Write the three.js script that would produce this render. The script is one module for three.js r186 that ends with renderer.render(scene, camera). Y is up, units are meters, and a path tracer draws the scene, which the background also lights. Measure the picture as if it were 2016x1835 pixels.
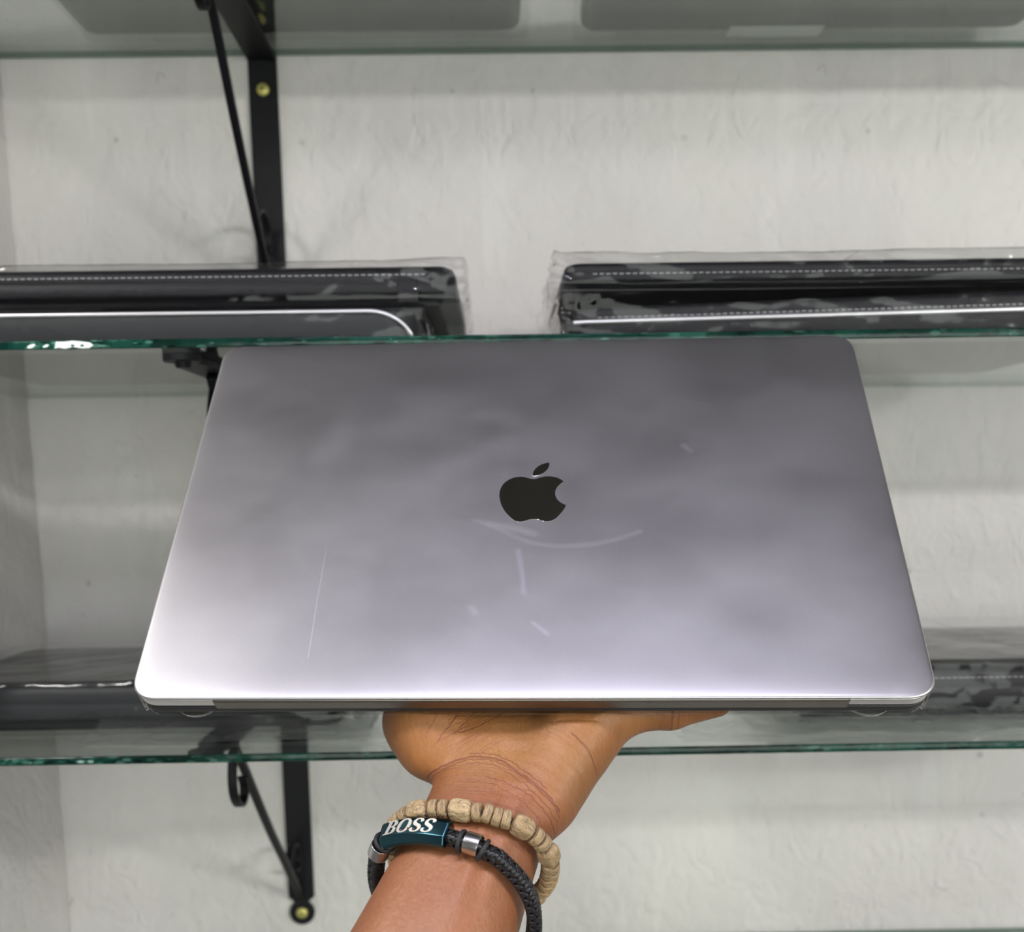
import * as THREE from 'three';
import { RectAreaLightUniformsLib } from 'three/addons/lights/RectAreaLightUniformsLib.js';
import { mergeGeometries, mergeVertices } from 'three/addons/utils/BufferGeometryUtils.js';
import { RoundedBoxGeometry } from 'three/addons/geometries/RoundedBoxGeometry.js';

// ------------------------------------------------------------------ camera, sky, lights, exposure
const EYE = 1.75;                                   // eye height over the floor; the photograph's heights below are relative to it
const scene = new THREE.Scene();
const camera = new THREE.PerspectiveCamera(2 * Math.atan(917.5 / 2150) * 180 / Math.PI, 2016 / 1835, 0.02, 40);
camera.setViewOffset(2016, 1835, 0, -392.5, 2016, 1835);   // the photograph is a crop: its optical axis lies below its middle
const basis = (a, b, c) => new THREE.Matrix4().makeBasis(new THREE.Vector3(...a), new THREE.Vector3(...b), new THREE.Vector3(...c));
camera.position.set(0, EYE, 1.0282);
camera.quaternion.setFromRotationMatrix(basis([0.99983, -0.01452, 0.01171], [0.0162, 0.98719, -0.15875], [-0.00925, 0.15891, 0.98725]));
camera.focus = 0.5;
camera.userData.fStop = 9;
scene.background = new THREE.Color(1.0, 0.975, 0.955);       // plain daylight that enters by the added window
scene.backgroundIntensity = 4.8;
const renderer = new THREE.WebGLRenderer({ antialias: true });
renderer.toneMapping = THREE.LinearToneMapping;
renderer.toneMappingExposure = 0.88;
renderer.shadowMap.enabled = true;
RectAreaLightUniformsLib.init();
const LAMPS = [                                      // unseen ceiling battens, added and aimed to light lid and wall: x, y (over the eye), z, length, colour, intensity, aim
  { x: -0.03, y: 0.535, z: 0.98, len: 0.5, color: [0.86, 0.84, 1.0], power: 130, aim: [0.03, -0.95, 0.15] },
  { x: 1.6, y: 0.535, z: 1.95, len: 0.7, color: [1.0, 0.985, 0.96], power: 420, aim: [-0.25, -0.25, -0.93] },
  { x: -0.7, y: 0.535, z: 0.95, len: 0.6, color: [1.0, 0.97, 0.94], power: 150, aim: [0.45, -0.88, 0.2] },
];
for (const l of LAMPS) {
  const light = new THREE.RectAreaLight(new THREE.Color(...l.color), l.power, l.len, 0.03);
  const aim = new THREE.Vector3(...l.aim).normalize();
  light.position.set(l.x, l.y + EYE, l.z).addScaledVector(aim, 0.017);
  light.lookAt(light.position.clone().add(aim));
  light.castShadow = true;
  light.name = 'added_batten_glow';
  scene.add(light);
}

// ------------------------------------------------------------------ helpers
let seed = 7;
const rnd = () => { seed = (seed * 1664525 + 1013904223) >>> 0; return seed / 4294967296; };
const hash = (x, y, z) => { let h = (x * 374761393 + y * 668265263 + z * 2147483647) | 0; h = Math.imul(h ^ (h >>> 13), 1274126177); return ((h ^ (h >>> 16)) >>> 0) / 4294967296; };
function noise(x, y, z = 0) {
  const xi = Math.floor(x), yi = Math.floor(y), zi = Math.floor(z), s = (t) => t * t * (3 - 2 * t);
  const u = s(x - xi), v = s(y - yi), w = s(z - zi), L = (a, b, t) => a + (b - a) * t;
  const h = (a, b, c) => hash(xi + a, yi + b, zi + c);
  return L(L(L(h(0, 0, 0), h(1, 0, 0), u), L(h(0, 1, 0), h(1, 1, 0), u), v), L(L(h(0, 0, 1), h(1, 0, 1), u), L(h(0, 1, 1), h(1, 1, 1), u), v), w);
}
const fbm = (x, y, z = 0, n = 4) => { let a = 0.5, s = 0, t = 0; for (let i = 0; i < n; i++) { s += a * noise(x, y, z + i * 7.3); t += a; x *= 2.03; y *= 2.03; z *= 2.03; a *= 0.5; } return s / t; };
const clamp = (x, a = 0, b = 1) => Math.min(b, Math.max(a, x));
const smooth = (a, b, x) => { const t = clamp((x - a) / (b - a)); return t * t * (3 - 2 * t); };
const counts = {};
const numbered = (n) => { const k = counts[n] = (counts[n] ?? -1) + 1; return k ? n + '_' + String(k).padStart(3, '0') : n; };
function mesh(name, geo, mat, parent) {
  const m = new THREE.Mesh(geo, mat);
  m.name = parent === scene ? numbered(name) : name; m.castShadow = m.receiveShadow = true;
  if (parent !== scene) { const same = parent.children.filter((c) => c.name.replace(/_\d{3}$/, '') === name).length; if (same) m.name = name + '_' + String(same).padStart(3, '0'); }
  parent.add(m);
  return m;
}
function thing(name, label, category, pos, group) {
  const o = new THREE.Group(); o.name = numbered(name); o.position.set(pos[0], pos[1] + EYE, pos[2]);
  o.userData = { label, category }; if (group) o.userData.group = group;
  scene.add(o);
  return o;
}
function structure(name, geo, mat) { const m = mesh(name, geo, mat, scene); m.userData.kind = 'structure'; return m; }
const box = (x0, x1, y0, y1, z0, z1) => new THREE.BoxGeometry(x1 - x0, y1 - y0, z1 - z0).translate((x0 + x1) / 2, (y0 + y1) / 2, (z0 + z1) / 2);
function boxUV(geo, s = 1) {                          // uv in metres from the axis each face looks along
  const g = geo.index ? geo.toNonIndexed() : geo, p = g.attributes.position, uv = new Float32Array(p.count * 2), a = new THREE.Vector3(), b = new THREE.Vector3(), c = new THREE.Vector3();
  for (let i = 0; i < p.count; i += 3) {
    a.fromBufferAttribute(p, i); b.fromBufferAttribute(p, i + 1); c.fromBufferAttribute(p, i + 2);
    const n = b.clone().sub(a).cross(c.clone().sub(a)), ax = Math.abs(n.x), ay = Math.abs(n.y), az = Math.abs(n.z);
    [a, b, c].forEach((v, k) => { const q = ax > ay && ax > az ? [v.z, v.y] : ay > az ? [v.x, v.z] : [v.x, v.y]; uv[(i + k) * 2] = q[0] * s; uv[(i + k) * 2 + 1] = q[1] * s; });
  }
  g.setAttribute('uv', new THREE.BufferAttribute(uv, 2));
  return g;
}
function dataTex(w, h, fn, srgb) {
  const d = new Uint8Array(w * h * 4);
  for (let y = 0; y < h; y++) for (let x = 0; x < w; x++) { const c = fn(x / w, y / h, x, y), k = (y * w + x) * 4; if (typeof c === 'number') d[k] = d[k + 1] = d[k + 2] = clamp(c) * 255; else for (let i = 0; i < 3; i++) d[k + i] = clamp(c[i]) * 255; d[k + 3] = 255; }
  const t = new THREE.DataTexture(d, w, h); t.magFilter = t.minFilter = THREE.LinearFilter; t.wrapS = t.wrapT = THREE.RepeatWrapping; if (srgb) t.colorSpace = THREE.SRGBColorSpace; t.needsUpdate = true;
  return t;
}
function canvasTex(w, h, draw, srgb = true) {
  const c = document.createElement('canvas'); c.width = w; c.height = h; draw(c.getContext('2d'), w, h);
  const t = new THREE.CanvasTexture(c); if (srgb) t.colorSpace = THREE.SRGBColorSpace; t.wrapS = t.wrapT = THREE.ClampToEdgeWrapping;
  return t;
}
const std = (o) => new THREE.MeshStandardMaterial(o), phys = (o) => new THREE.MeshPhysicalMaterial(o);
const lin = (r, g, b) => new THREE.Color().setRGB(r, g, b);
// rounded rectangle outline in x,z (counter-clockwise seen from above), always the same number of points
function outline(x0, x1, z0, z1, r, n = 10, e = 2.0) {
  const p = []; r = Math.max(r, 1e-5);
  const corner = (cx, cz, a0) => { for (let i = 0; i <= n; i++) { const a = a0 + (i / n) * Math.PI / 2, c = Math.cos(a), s = Math.sin(a), k = 2 / e; p.push([cx + r * Math.sign(c) * Math.abs(c) ** k, cz + r * Math.sign(s) * Math.abs(s) ** k]); } };
  corner(x1 - r, z1 - r, 0); corner(x0 + r, z1 - r, Math.PI / 2); corner(x0 + r, z0 + r, Math.PI); corner(x1 - r, z0 + r, 1.5 * Math.PI);
  return p;
}
// surface through rings of points [x,y,z] (same count each), closed by caps
function loft(rings, capStart = true, capEnd = true, closed = true) {
  const n = rings[0].length, pos = [], idx = [];
  for (const r of rings) for (const q of r) pos.push(...q);
  for (let k = 0; k + 1 < rings.length; k++) for (let i = 0; i < (closed ? n : n - 1); i++) { const a = k * n + i, b = k * n + (i + 1) % n, c = a + n, d = b + n; idx.push(a, c, b, b, c, d); }
  const cap = (k, flip) => { const c = pos.length / 3, m = [0, 0, 0]; for (const q of rings[k]) for (let j = 0; j < 3; j++) m[j] += q[j] / n; pos.push(...m); for (let i = 0; i < n; i++) { const a = k * n + i, b = k * n + (i + 1) % n; flip ? idx.push(c, a, b) : idx.push(c, b, a); } };
  if (capStart) cap(0, true); if (capEnd) cap(rings.length - 1, false);
  const g = new THREE.BufferGeometry();
  g.setAttribute('position', new THREE.Float32BufferAttribute(pos, 3)); g.setIndex(idx); g.computeVertexNormals();
  return g;
}
function planarUV(g, u0, u1, v0, v1) { const p = g.attributes.position, uv = new Float32Array(p.count * 2); for (let i = 0; i < p.count; i++) { uv[2 * i] = (p.getX(i) - u0) / (u1 - u0); uv[2 * i + 1] = (p.getZ(i) - v0) / (v1 - v0); } g.setAttribute('uv', new THREE.BufferAttribute(uv, 2)); return g; }
// plate of rounded-rectangle plan: profile = [[inset, y], ...] from bottom to top
const slab = (x0, x1, z0, z1, r, profile, n = 10, e = 2) => loft(profile.map(([i, y]) => outline(x0 + i, x1 - i, z0 + i, z1 - i, Math.max(r - i, 1e-4), n, e).map(([x, z]) => [x, y, z]).reverse()));
// section (list of [u, v]) swept along a path with given frames [{p, u, v}]
const sweep = (frames, section, closedPath = false) => { const rings = frames.map((f) => section.map(([a, b]) => { const q = f.p.clone().addScaledVector(f.u, a).addScaledVector(f.v, b); return [q.x, q.y, q.z]; })); if (closedPath) rings.push(rings[0]); return loft(rings, !closedPath, !closedPath); };
const circle = (r, n = 14, sx = 1) => Array.from({ length: n }, (_, i) => [r * sx * Math.cos(i / n * 2 * Math.PI), r * Math.sin(i / n * 2 * Math.PI)]);

// ------------------------------------------------------------------ materials
const plasterBump = dataTex(1024, 1024, (u, v) => { const P = 64, x = u * P, y = v * P * 0.75; const a = fbm(x + 2.2 * noise(x * 0.35, y * 0.35, 5), y + 2.2 * noise(x * 0.35, y * 0.35, 9), 1, 3), b = fbm(x * 0.32, y * 0.32, 3, 3), e = Math.min(u, v, 1 - u, 1 - v) < 0.02 ? 0.9 : 1; return (0.55 * a + 0.5 * b) * e; });
plasterBump.wrapS = plasterBump.wrapT = THREE.MirroredRepeatWrapping; plasterBump.repeat.set(2.4, 2.4);
const wallColor = canvasTex(2048, 1536, (g, w, h) => {   // 1.6 m x 1.2 m of the niche: paint of uneven tone, specks and scuffs
  const im = g.createImageData(w, h);
  for (let y = 0; y < h; y++) for (let x = 0; x < w; x++) { const t = fbm(x / 260, y / 260, 2, 4) - 0.5, f = fbm(x / 30, y / 90, 4, 2) - 0.5, k = (y * w + x) * 4, b = 226 + 16 * t + 5 * f; im.data[k] = b; im.data[k + 1] = b - 3 + 2 * t; im.data[k + 2] = b - 7 - 6 * t; im.data[k + 3] = 255; }
  g.putImageData(im, 0, 0);
  let s = 5; const r = () => { s = (s * 1664525 + 1013904223) >>> 0; return s / 4294967296; };
  for (let i = 0; i < 420; i++) { const x = r() * w, y = r() * h, q = 0.7 + r() ** 4 * 3.4; g.fillStyle = `rgba(80,76,70,${0.06 + 0.2 * r()})`; g.beginPath(); g.ellipse(x, y, q, q * (0.5 + 0.6 * r()), r() * 3, 0, 7); g.fill(); }
  g.lineCap = 'round';
  for (let i = 0; i < 26; i++) { const x = r() * w, y = r() * h; g.strokeStyle = `rgba(96,92,86,${0.06 + 0.12 * r()})`; g.lineWidth = 1.5 + 3 * r(); g.beginPath(); g.moveTo(x, y); g.quadraticCurveTo(x + 30 * (r() - 0.5), y + 30 * (r() - 0.5), x + 60 * (r() - 0.5), y + 30 * (r() - 0.5)); g.stroke(); }
  for (let i = 0; i < 40; i++) { const x = r() * w * 0.4, y = r() * h; g.fillStyle = `rgba(255,255,252,${0.05 + 0.08 * r()})`; g.beginPath(); g.ellipse(x, y, 4 + 8 * r(), 30 + 90 * r(), 0.1 * (r() - 0.5), 0, 7); g.fill(); }
});
wallColor.wrapS = wallColor.wrapT = THREE.MirroredRepeatWrapping; wallColor.repeat.set(1 / 1.6, 1 / 1.2);
const M = {
  wall: std({ map: wallColor, bumpMap: plasterBump, bumpScale: 0.0032, roughness: 0.62 }),
  room: std({ color: lin(0.6, 0.59, 0.57), roughness: 0.8 }),
  ceiling: std({ color: lin(0.1, 0.095, 0.09), roughness: 0.7 }),
  floor: std({ color: lin(0.32, 0.3, 0.29), roughness: 0.5 }),
  glass: phys({ color: lin(0.89, 0.92, 0.905), transmission: 1, thickness: 0, roughness: 0.02, ior: 1.52 }),
  glassBack: phys({ color: lin(0.32, 0.52, 0.44), transmission: 0.7, thickness: 0, roughness: 0.35, ior: 1.5 }),
  black: phys({ color: lin(0.006, 0.006, 0.008), roughness: 0.5, specularIntensity: 0.55 }),
  brass: std({ color: lin(0.68, 0.64, 0.2), metalness: 0.6, roughness: 0.4 }),
  film: phys({ color: lin(0.97, 0.97, 0.97), transmission: 1, thickness: 0, roughness: 0.07, ior: 1.42, specularIntensity: 0.75 }),
  filmEnd: phys({ color: lin(0.9, 0.91, 0.91), transmission: 1, thickness: 0, roughness: 0.28, ior: 1.6 }),
  leather: phys({ color: lin(0.009, 0.009, 0.012), roughness: 0.5, specularIntensity: 0.7, bumpMap: dataTex(256, 256, (u, v, x, y) => fbm(x / 6, y / 6, 1, 2)), bumpScale: 0.0003 }),
  thread: std({ color: lin(0.3, 0.3, 0.31), roughness: 0.7 }),
  silver: std({ color: lin(0.78, 0.77, 0.79), metalness: 0.75, roughness: 0.35 }),
  greyShell: phys({ color: lin(0.024, 0.026, 0.028), roughness: 0.5, specularIntensity: 0.7 }),
  rubber: std({ color: lin(0.02, 0.021, 0.022), roughness: 0.6 }),
  steel: std({ color: lin(0.62, 0.61, 0.62), metalness: 1, roughness: 0.24 }),
  tape: std({ color: lin(0.6, 0.62, 0.6), roughness: 0.5 }),
};

// ------------------------------------------------------------------ the room
const CEIL = EYE + 0.65;
structure('wall_back', boxUV(box(-2.35, 2.15, 0, CEIL + 0.1, -0.15, 0)), M.wall);
structure('wall_left', boxUV(new RoundedBoxGeometry(0.15, CEIL, 0.44, 3, 0.006).translate(-0.5037, CEIL / 2, 0.219)), M.wall);
structure('wall_right', boxUV(box(2.0, 2.15, 0, CEIL + 0.1, 0, 3.55)), M.room);
structure('floor', boxUV(box(-2.35, 2.15, -0.12, 0, -0.15, 3.55)), M.floor);
structure('ceiling', boxUV(box(-2.35, 2.15, CEIL, CEIL + 0.12, -0.15, 3.55)), M.ceiling);
structure('wall_far_left', boxUV(box(-2.35, -2.2, 0, CEIL + 0.1, 0, 3.55)), M.room);
{ // wide unseen window, added behind the camera to give fill light
  const X0 = -0.9, X1 = 1.9, B0 = 0.5, B1 = 2.25;
  structure('wall_front', boxUV(mergeGeometries([box(-2.2, 2.0, 0, B0, 3.4, 3.55), box(-2.2, 2.0, B1, CEIL, 3.4, 3.55), box(-2.2, X0, B0, B1, 3.4, 3.55), box(X1, 2.0, B0, B1, 3.4, 3.55)])), M.room);
  const w = structure('added_window_1', mergeGeometries([box(X0, X1, B0, B0 + 0.04, 3.44, 3.5), box(X0, X1, B1 - 0.04, B1, 3.44, 3.5), ...[X0, 0.02, 0.94, X1 - 0.04].map((x) => box(x, x + 0.04, B0 + 0.04, B1 - 0.04, 3.44, 3.5))]), M.black);
  for (const [a, b] of [[X0 + 0.04, 0.02], [0.06, 0.94], [0.98, X1 - 0.04]]) mesh('pane', box(a, b, B0 + 0.04, B1 - 0.04, 3.467, 3.473), M.glass, w);
}
LAMPS.forEach((l, i) => {
  const t = thing('added_batten', ['added unseen bluish white batten lamp over the held laptop, lighting its lid', 'added unseen white batten lamp farther back, brightening the right of the back wall', 'added unseen warm white batten lamp beside the corner wall, lighting the lid'][i], 'lamp', [l.x, 0.65, l.z]);
  mesh('housing', new RoundedBoxGeometry(l.len + 0.06, 0.06, 0.05, 3, 0.008).translate(0, -0.03, 0), std({ color: lin(0.7, 0.7, 0.7), roughness: 0.5 }), t);
  const tube = new THREE.CylinderGeometry(0.013, 0.013, l.len, 24, 1).rotateZ(Math.PI / 2).translate(0, -0.115, 0);
  mesh('tube', tube, std({ color: lin(0.9, 0.9, 0.9), emissive: lin(...l.color), emissiveIntensity: 4 }), t);
  for (const s of [-1, 1]) mesh('lamp_holder', new RoundedBoxGeometry(0.02, 0.085, 0.035, 2, 0.004).translate(s * (l.len / 2 + 0.01), -0.09, 0), std({ color: lin(0.75, 0.75, 0.75), roughness: 0.5 }), t);
});

// ------------------------------------------------------------------ glass shelves
const SX0 = -0.4283, SX1 = 0.85, SZ = 0.3433, ST = 0.0052;
function edgeMap(s0, glareChips) {                                // the cut edge of green glass: clear stretches, chips and matt patches; white window glare painted over some chips
  return canvasTex(2048, 48, (g, w, h) => {
    let s = s0; const r = () => { s = (s * 1664525 + 1013904223) >>> 0; return s / 4294967296; };
    g.fillStyle = '#08352b'; g.fillRect(0, 0, w, h);
    for (let i = 0; i < 150; i++) { const x = r() * w, l = 8 + 70 * r(); g.fillStyle = r() < 0.5 ? `rgba(4,30,24,${0.5 * r()})` : `rgba(40,88,74,${0.4 * r()})`; g.fillRect(x, 0, l, h); }
    for (let i = 0; i < 240; i++) { const x = r() * w, y = r() * h, q = 1 + 3 * r(); g.fillStyle = r() < 0.5 ? `rgba(96,140,122,${0.5 * r()})` : 'rgba(0,20,14,.5)'; g.beginPath(); g.ellipse(x, y, 1.6 * q, 3 * q, 0, 0, 7); g.fill(); }
    for (let i = 0; i < 60; i++) { const x = 100 + r() * r() * 800, y = r() * h, q = 1 + 2.5 * r(); g.fillStyle = `rgba(120,165,146,${0.6 * r()})`; g.beginPath(); g.ellipse(x, y, 1.6 * q, 3.4 * q, 0, 0, 7); g.fill(); }
    if (glareChips) { g.fillStyle = '#f4fbf6'; g.beginPath(); [[258, 3], [262, 8], [268, 2], [276, 10], [284, 3], [292, 4], [296, 20], [293, 34], [284, 41], [276, 45], [268, 40], [260, 41]].forEach(([x, y], k) => k ? g.lineTo(x, h - y) : g.moveTo(x, h - y)); g.fill(); for (const [x, q] of [[236, 3.4], [250, 2.6]]) { g.beginPath(); g.ellipse(x, h * 0.62, q, q * 3.6, 0.2, 0, 7); g.fill(); } g.fillStyle = '#24463c'; for (const x of [276, 285]) { g.beginPath(); g.ellipse(x, h * 0.62, 1.6, 7, 0, 0, 7); g.fill(); } }
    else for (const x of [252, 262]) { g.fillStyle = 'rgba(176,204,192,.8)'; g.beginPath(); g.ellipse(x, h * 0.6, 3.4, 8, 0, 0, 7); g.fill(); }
  });
}
function shelf(top, label, s0) {
  const t = thing('glass_shelf', label, 'shelf', [0, top - ST, 0], 'glass shelves on the wall');
  const e = 0.0016;
  mesh('glass_pane', box(SX0, SX1 - e, 0, ST, 0.004, SZ - e), M.glass, t);
  const n = 320, rings = [];                           // front edge: a slightly wavy arrissed strip
  for (let i = 0; i <= n; i++) { const x = SX0 + (SX1 - SX0) * i / n, q = 0.00025 * (noise(i * 0.7, s0) - 0.5), c = 0.0005 + 0.0004 * noise(i * 0.4, s0, 3); rings.push([[x, 0, SZ - e], [x, 0, SZ - c + q], [x, c, SZ + q], [x, ST - c, SZ + q], [x, ST, SZ - c + q], [x, ST, SZ - e]]); }
  const g = loft(rings, true, true, false), p = g.attributes.position, uv = new Float32Array(p.count * 2);
  for (let i = 0; i < p.count; i++) { uv[2 * i] = (p.getX(i) - SX0) / (SX1 - SX0); uv[2 * i + 1] = clamp(p.getY(i) / ST, 0.02, 0.98); }
  g.setAttribute('uv', new THREE.BufferAttribute(uv, 2));
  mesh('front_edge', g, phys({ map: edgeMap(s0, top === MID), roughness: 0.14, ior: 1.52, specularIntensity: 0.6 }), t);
  mesh('back_edge', box(SX0, SX1 - e, 0.0002, ST - 0.0002, 0.002, 0.004), M.glassBack, t);
  mesh('side_edge', box(SX1 - e, SX1, 0, ST, 0.004, SZ), phys({ color: lin(0.01, 0.06, 0.04), roughness: 0.2 }), t);
  return t;
}
const TOP = 0.3812, MID = 0.0929, LOW = -0.1653, BASE = -0.438;
shelf(TOP, 'glass shelf at the top, seen from below, carrying two wrapped laptops', 11);
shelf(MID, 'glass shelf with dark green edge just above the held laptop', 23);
shelf(LOW, 'glass shelf behind the hand and wrist, below the held laptop', 37);
shelf(BASE, 'lowest glass shelf, just under the round end of the lower bracket', 51);

// ------------------------------------------------------------------ shelf brackets of black flat bar
function bracket(under, label, lift = 0, back = 0) {   // lift, back: how much higher and nearer the wall its brace sits
  const t = thing('shelf_bracket', label, 'bracket', [-0.2004, under, 0.0005], 'black scroll brackets under the shelves');
  const w = 0.012, th = 0.0035, L = 0.2374;
  const s = new THREE.Shape();                        // wall bar: straight, notched neck, round end
  s.moveTo(-w, 0); s.lineTo(w, 0); s.lineTo(w, -(L - 0.0165)); s.lineTo(0.0055, -(L - 0.0105)); s.absarc(0, -L, 0.0118, 1.1, Math.PI - 1.1, true); s.lineTo(-0.0055, -(L - 0.0105)); s.lineTo(-w, -(L - 0.0165)); s.lineTo(-w, 0);
  mesh('wall_bar', new THREE.ExtrudeGeometry(s, { depth: th, bevelEnabled: true, bevelSize: 0.0005, bevelThickness: 0.0005, bevelSegments: 2, curveSegments: 24 }), M.black, t);
  const a = new THREE.Shape();                        // shelf bar: tapers to a rounded tip
  const A = 0.318; a.moveTo(-w, 0); a.lineTo(w, 0); a.lineTo(w, A - 0.05); a.quadraticCurveTo(w, A - 0.03, 0.007, A - 0.022); a.absarc(0, A - 0.011, 0.0115, -0.9, Math.PI + 0.9, false); a.lineTo(-0.007, A - 0.022); a.quadraticCurveTo(-w, A - 0.03, -w, A - 0.05); a.lineTo(-w, 0);
  mesh('shelf_bar', new THREE.ExtrudeGeometry(a, { depth: th, bevelEnabled: true, bevelSize: 0.0004, bevelThickness: 0.0004, bevelSegments: 2, curveSegments: 20 }).rotateX(Math.PI / 2).translate(0, -0.0005, 0.001), M.black, t);
  const strip = (pts, hw, ht) => {                    // flat bar bent in the y-z plane
    const c = new THREE.CatmullRomCurve3(pts.map(([z, y]) => new THREE.Vector3(0, Math.min(-0.0045, y + lift), z - back * smooth(0.05, 0.2, z))), false, 'centripetal'), n = 70, fr = [];
    for (let i = 0; i <= n; i++) { const p = c.getPoint(i / n), d = c.getTangent(i / n), u = new THREE.Vector3(1, 0, 0); fr.push({ p, u, v: d.clone().cross(u).normalize() }); }
    return sweep(fr, [[-hw, -ht * 0.6], [-hw * 0.8, -ht], [hw * 0.8, -ht], [hw, -ht * 0.6], [hw, ht * 0.6], [hw * 0.8, ht], [-hw * 0.8, ht], [-hw, ht * 0.6]]);
  };
  mesh('brace', strip([[0.2385, -0.006], [0.2300, -0.016], [0.209, -0.035], [0.13, -0.1105], [0.07, -0.163], [0.034, -0.1955], [0.012, -0.214], [0.0045, -0.221]], 0.0032, 0.0032), M.black, t);
  mesh('scroll', strip([[0.226, -0.005], [0.2325, -0.016], [0.2405, -0.030], [0.2425, -0.042], [0.2385, -0.053], [0.2285, -0.0612], [0.2165, -0.0632], [0.2085, -0.058], [0.2082, -0.0515], [0.2130, -0.044]], 0.0034, 0.0016), M.black, t);
  mesh('scroll', strip([[0.062, -0.168], [0.043, -0.1585], [0.026, -0.1595], [0.014, -0.168], [0.0115, -0.181], [0.019, -0.188], [0.0285, -0.183]], 0.0034, 0.0016), M.black, t);
  const screw = new THREE.LatheGeometry([[0.0012, 0.0026], [0.0017, 0.0018], [0.0026, 0.0024], [0.0045, 0.0016], [0.0056, 0.0002], [0.0056, 0]].map((q) => new THREE.Vector2(...q)), 20).rotateX(Math.PI / 2);
  for (const y of [-0.028, -L]) { const m = mesh('screw', screw, M.brass, t); m.position.set(0, y, th + 0.0004); m.userData.label = 'brass screw head'; }
  const pad = mesh('foot_screw', new THREE.CylinderGeometry(0.0055, 0.0045, 0.004, 16), M.black, t); pad.position.set(0, -0.006, A - 0.012);
  return t;
}
bracket(TOP - ST, 'black scroll bracket under the top shelf, its slanted brace in full view', 0.021, 0.014);
const lowBracket = bracket(LOW - ST, 'black scroll bracket under the lowest loaded shelf, with brass screw in its round end');
const midBracket = lowBracket.clone(); midBracket.name = numbered('shelf_bracket'); midBracket.position.y = MID - ST + EYE; midBracket.userData = { ...lowBracket.userData, label: 'black scroll bracket mostly hidden behind the held laptop, only its tip showing' };
scene.add(midBracket);

// ------------------------------------------------------------------ wrapped laptops and cases on the shelves
function film(x0, x1, y0, y1, z0, z1, amp, s, flatTop) {   // a clear bag: a box whose faces are pulled into soft folds and sharp crinkles
  const nx = Math.round((x1 - x0) / 0.0032), ny = Math.max(6, Math.round((y1 - y0) / 0.0028)), nz = Math.round((z1 - z0) / 0.006), hx = (x1 - x0) / 2, hy = (y1 - y0) / 2, hz = (z1 - z0) / 2;
  const g = mergeVertices(new THREE.BoxGeometry(2 * hx, 2 * hy, 2 * hz, nx, ny, nz).deleteAttribute('normal').deleteAttribute('uv')), p = g.attributes.position;
  for (let i = 0; i < p.count; i++) {
    const x = p.getX(i), y = p.getY(i), z = p.getZ(i), X = x + s;
    const ridge = (a, b, c, o) => (1 - Math.abs(2 * noise(a, b, c + o) - 1)) ** 2;
    const ex = x / hx, ey = y / hy, ez = z / hz, end = Math.exp(-(hx - Math.abs(x)) / 0.03);   // most crinkles gather near the ends
    const soft = fbm(X * 9 + y * 12, z * 9 + y * 14, s, 2) - 0.5, crisp = ridge(X * 38 + z * 26 + y * 60, y * 90 + z * 30, X * 8, s) - 0.33, tiny = ridge(X * 130, y * 190, z * 110, s + 5) - 0.33;
    const a = amp * (0.9 * soft + (0.14 + 0.6 * end) * crisp + (0.05 + 0.22 * end) * tiny), up = ey > -0.97 ? 1 : 0, top = ey > 0.97 ? (flatTop ? 0.1 : 1) : 0;
    p.setXYZ(i, x + a * ex * Math.abs(ex) ** 3 * up - 0.4 * amp * Math.sign(ex) * Math.max(0, Math.abs(ey) - 0.8) * 5, y + a * top, z + a * ez * Math.abs(ez) ** 3 * up);
  }
  g.translate((x0 + x1) / 2, (y0 + y1) / 2, (z0 + z1) / 2); g.computeVertexNormals();
  return g;
}
function flap(x0, x1, z0, z1, h, sd, px, pz) {        // loose bag end lying on the glass: a thin sheet with folds that run out from where it is pinched
  const nx = Math.round((x1 - x0) / 0.0016), nz = Math.round((z1 - z0) / 0.0016), g = new THREE.PlaneGeometry(x1 - x0, z1 - z0, nx, nz).rotateX(-Math.PI / 2).translate((x0 + x1) / 2, 0, (z0 + z1) / 2), p = g.attributes.position;
  const folds = Array.from({ length: 13 }, (_, k) => ({ a: Math.PI * (0.52 + 0.95 * hash(k, sd, 1)), w: 0.0012 + 0.002 * hash(k, sd, 2), h: 0.0016 + 0.0036 * hash(k, sd, 3), l: 0.03 + 0.2 * hash(k, sd, 4), c: 0.6 * (hash(k, sd, 5) - 0.5) }));
  for (let i = 0; i < p.count; i++) {
    const x = p.getX(i), z = p.getZ(i), t = clamp((z - z0) / (z1 - z0)), r = Math.hypot(x - px, z - pz), a = Math.atan2(z - pz, x - px) + (z - pz < 0 ? 2 * Math.PI : 0);
    let y = 0.0012 + h * (1 - t) ** 1.5 * (0.4 + 0.6 * fbm(x * 20, z * 20, sd, 2)) + 0.002 * fbm(x * 60, z * 60, sd + 2, 2);
    for (const f of folds) { let d = a - Math.PI * 0.5 - f.a + f.c * r * 6; d = Math.atan2(Math.sin(d), Math.cos(d)); y += f.h * Math.exp(-Math.abs(d * r) / f.w) * smooth(0.004, 0.02, r) * (1 - smooth(f.l * 0.7, f.l, r)); }
    p.setY(i, y); p.setZ(i, z + 0.012 * (noise(x * 25, sd, 2) - 0.5) * t);
  }
  g.computeVertexNormals();
  return g;
}
function stitches(x0, x1, y, z, slope = 0) {
  const one = new THREE.BoxGeometry(0.0028, 0.0007, 0.0006), a = [];
  for (let x = x0; x < x1; x += 0.0043) a.push(one.clone().rotateZ(slope).translate(x, y + (x - x0) * slope + 0.0002 * (noise(x * 900, 1) - 0.5), z));
  return mergeGeometries(a);
}
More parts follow.
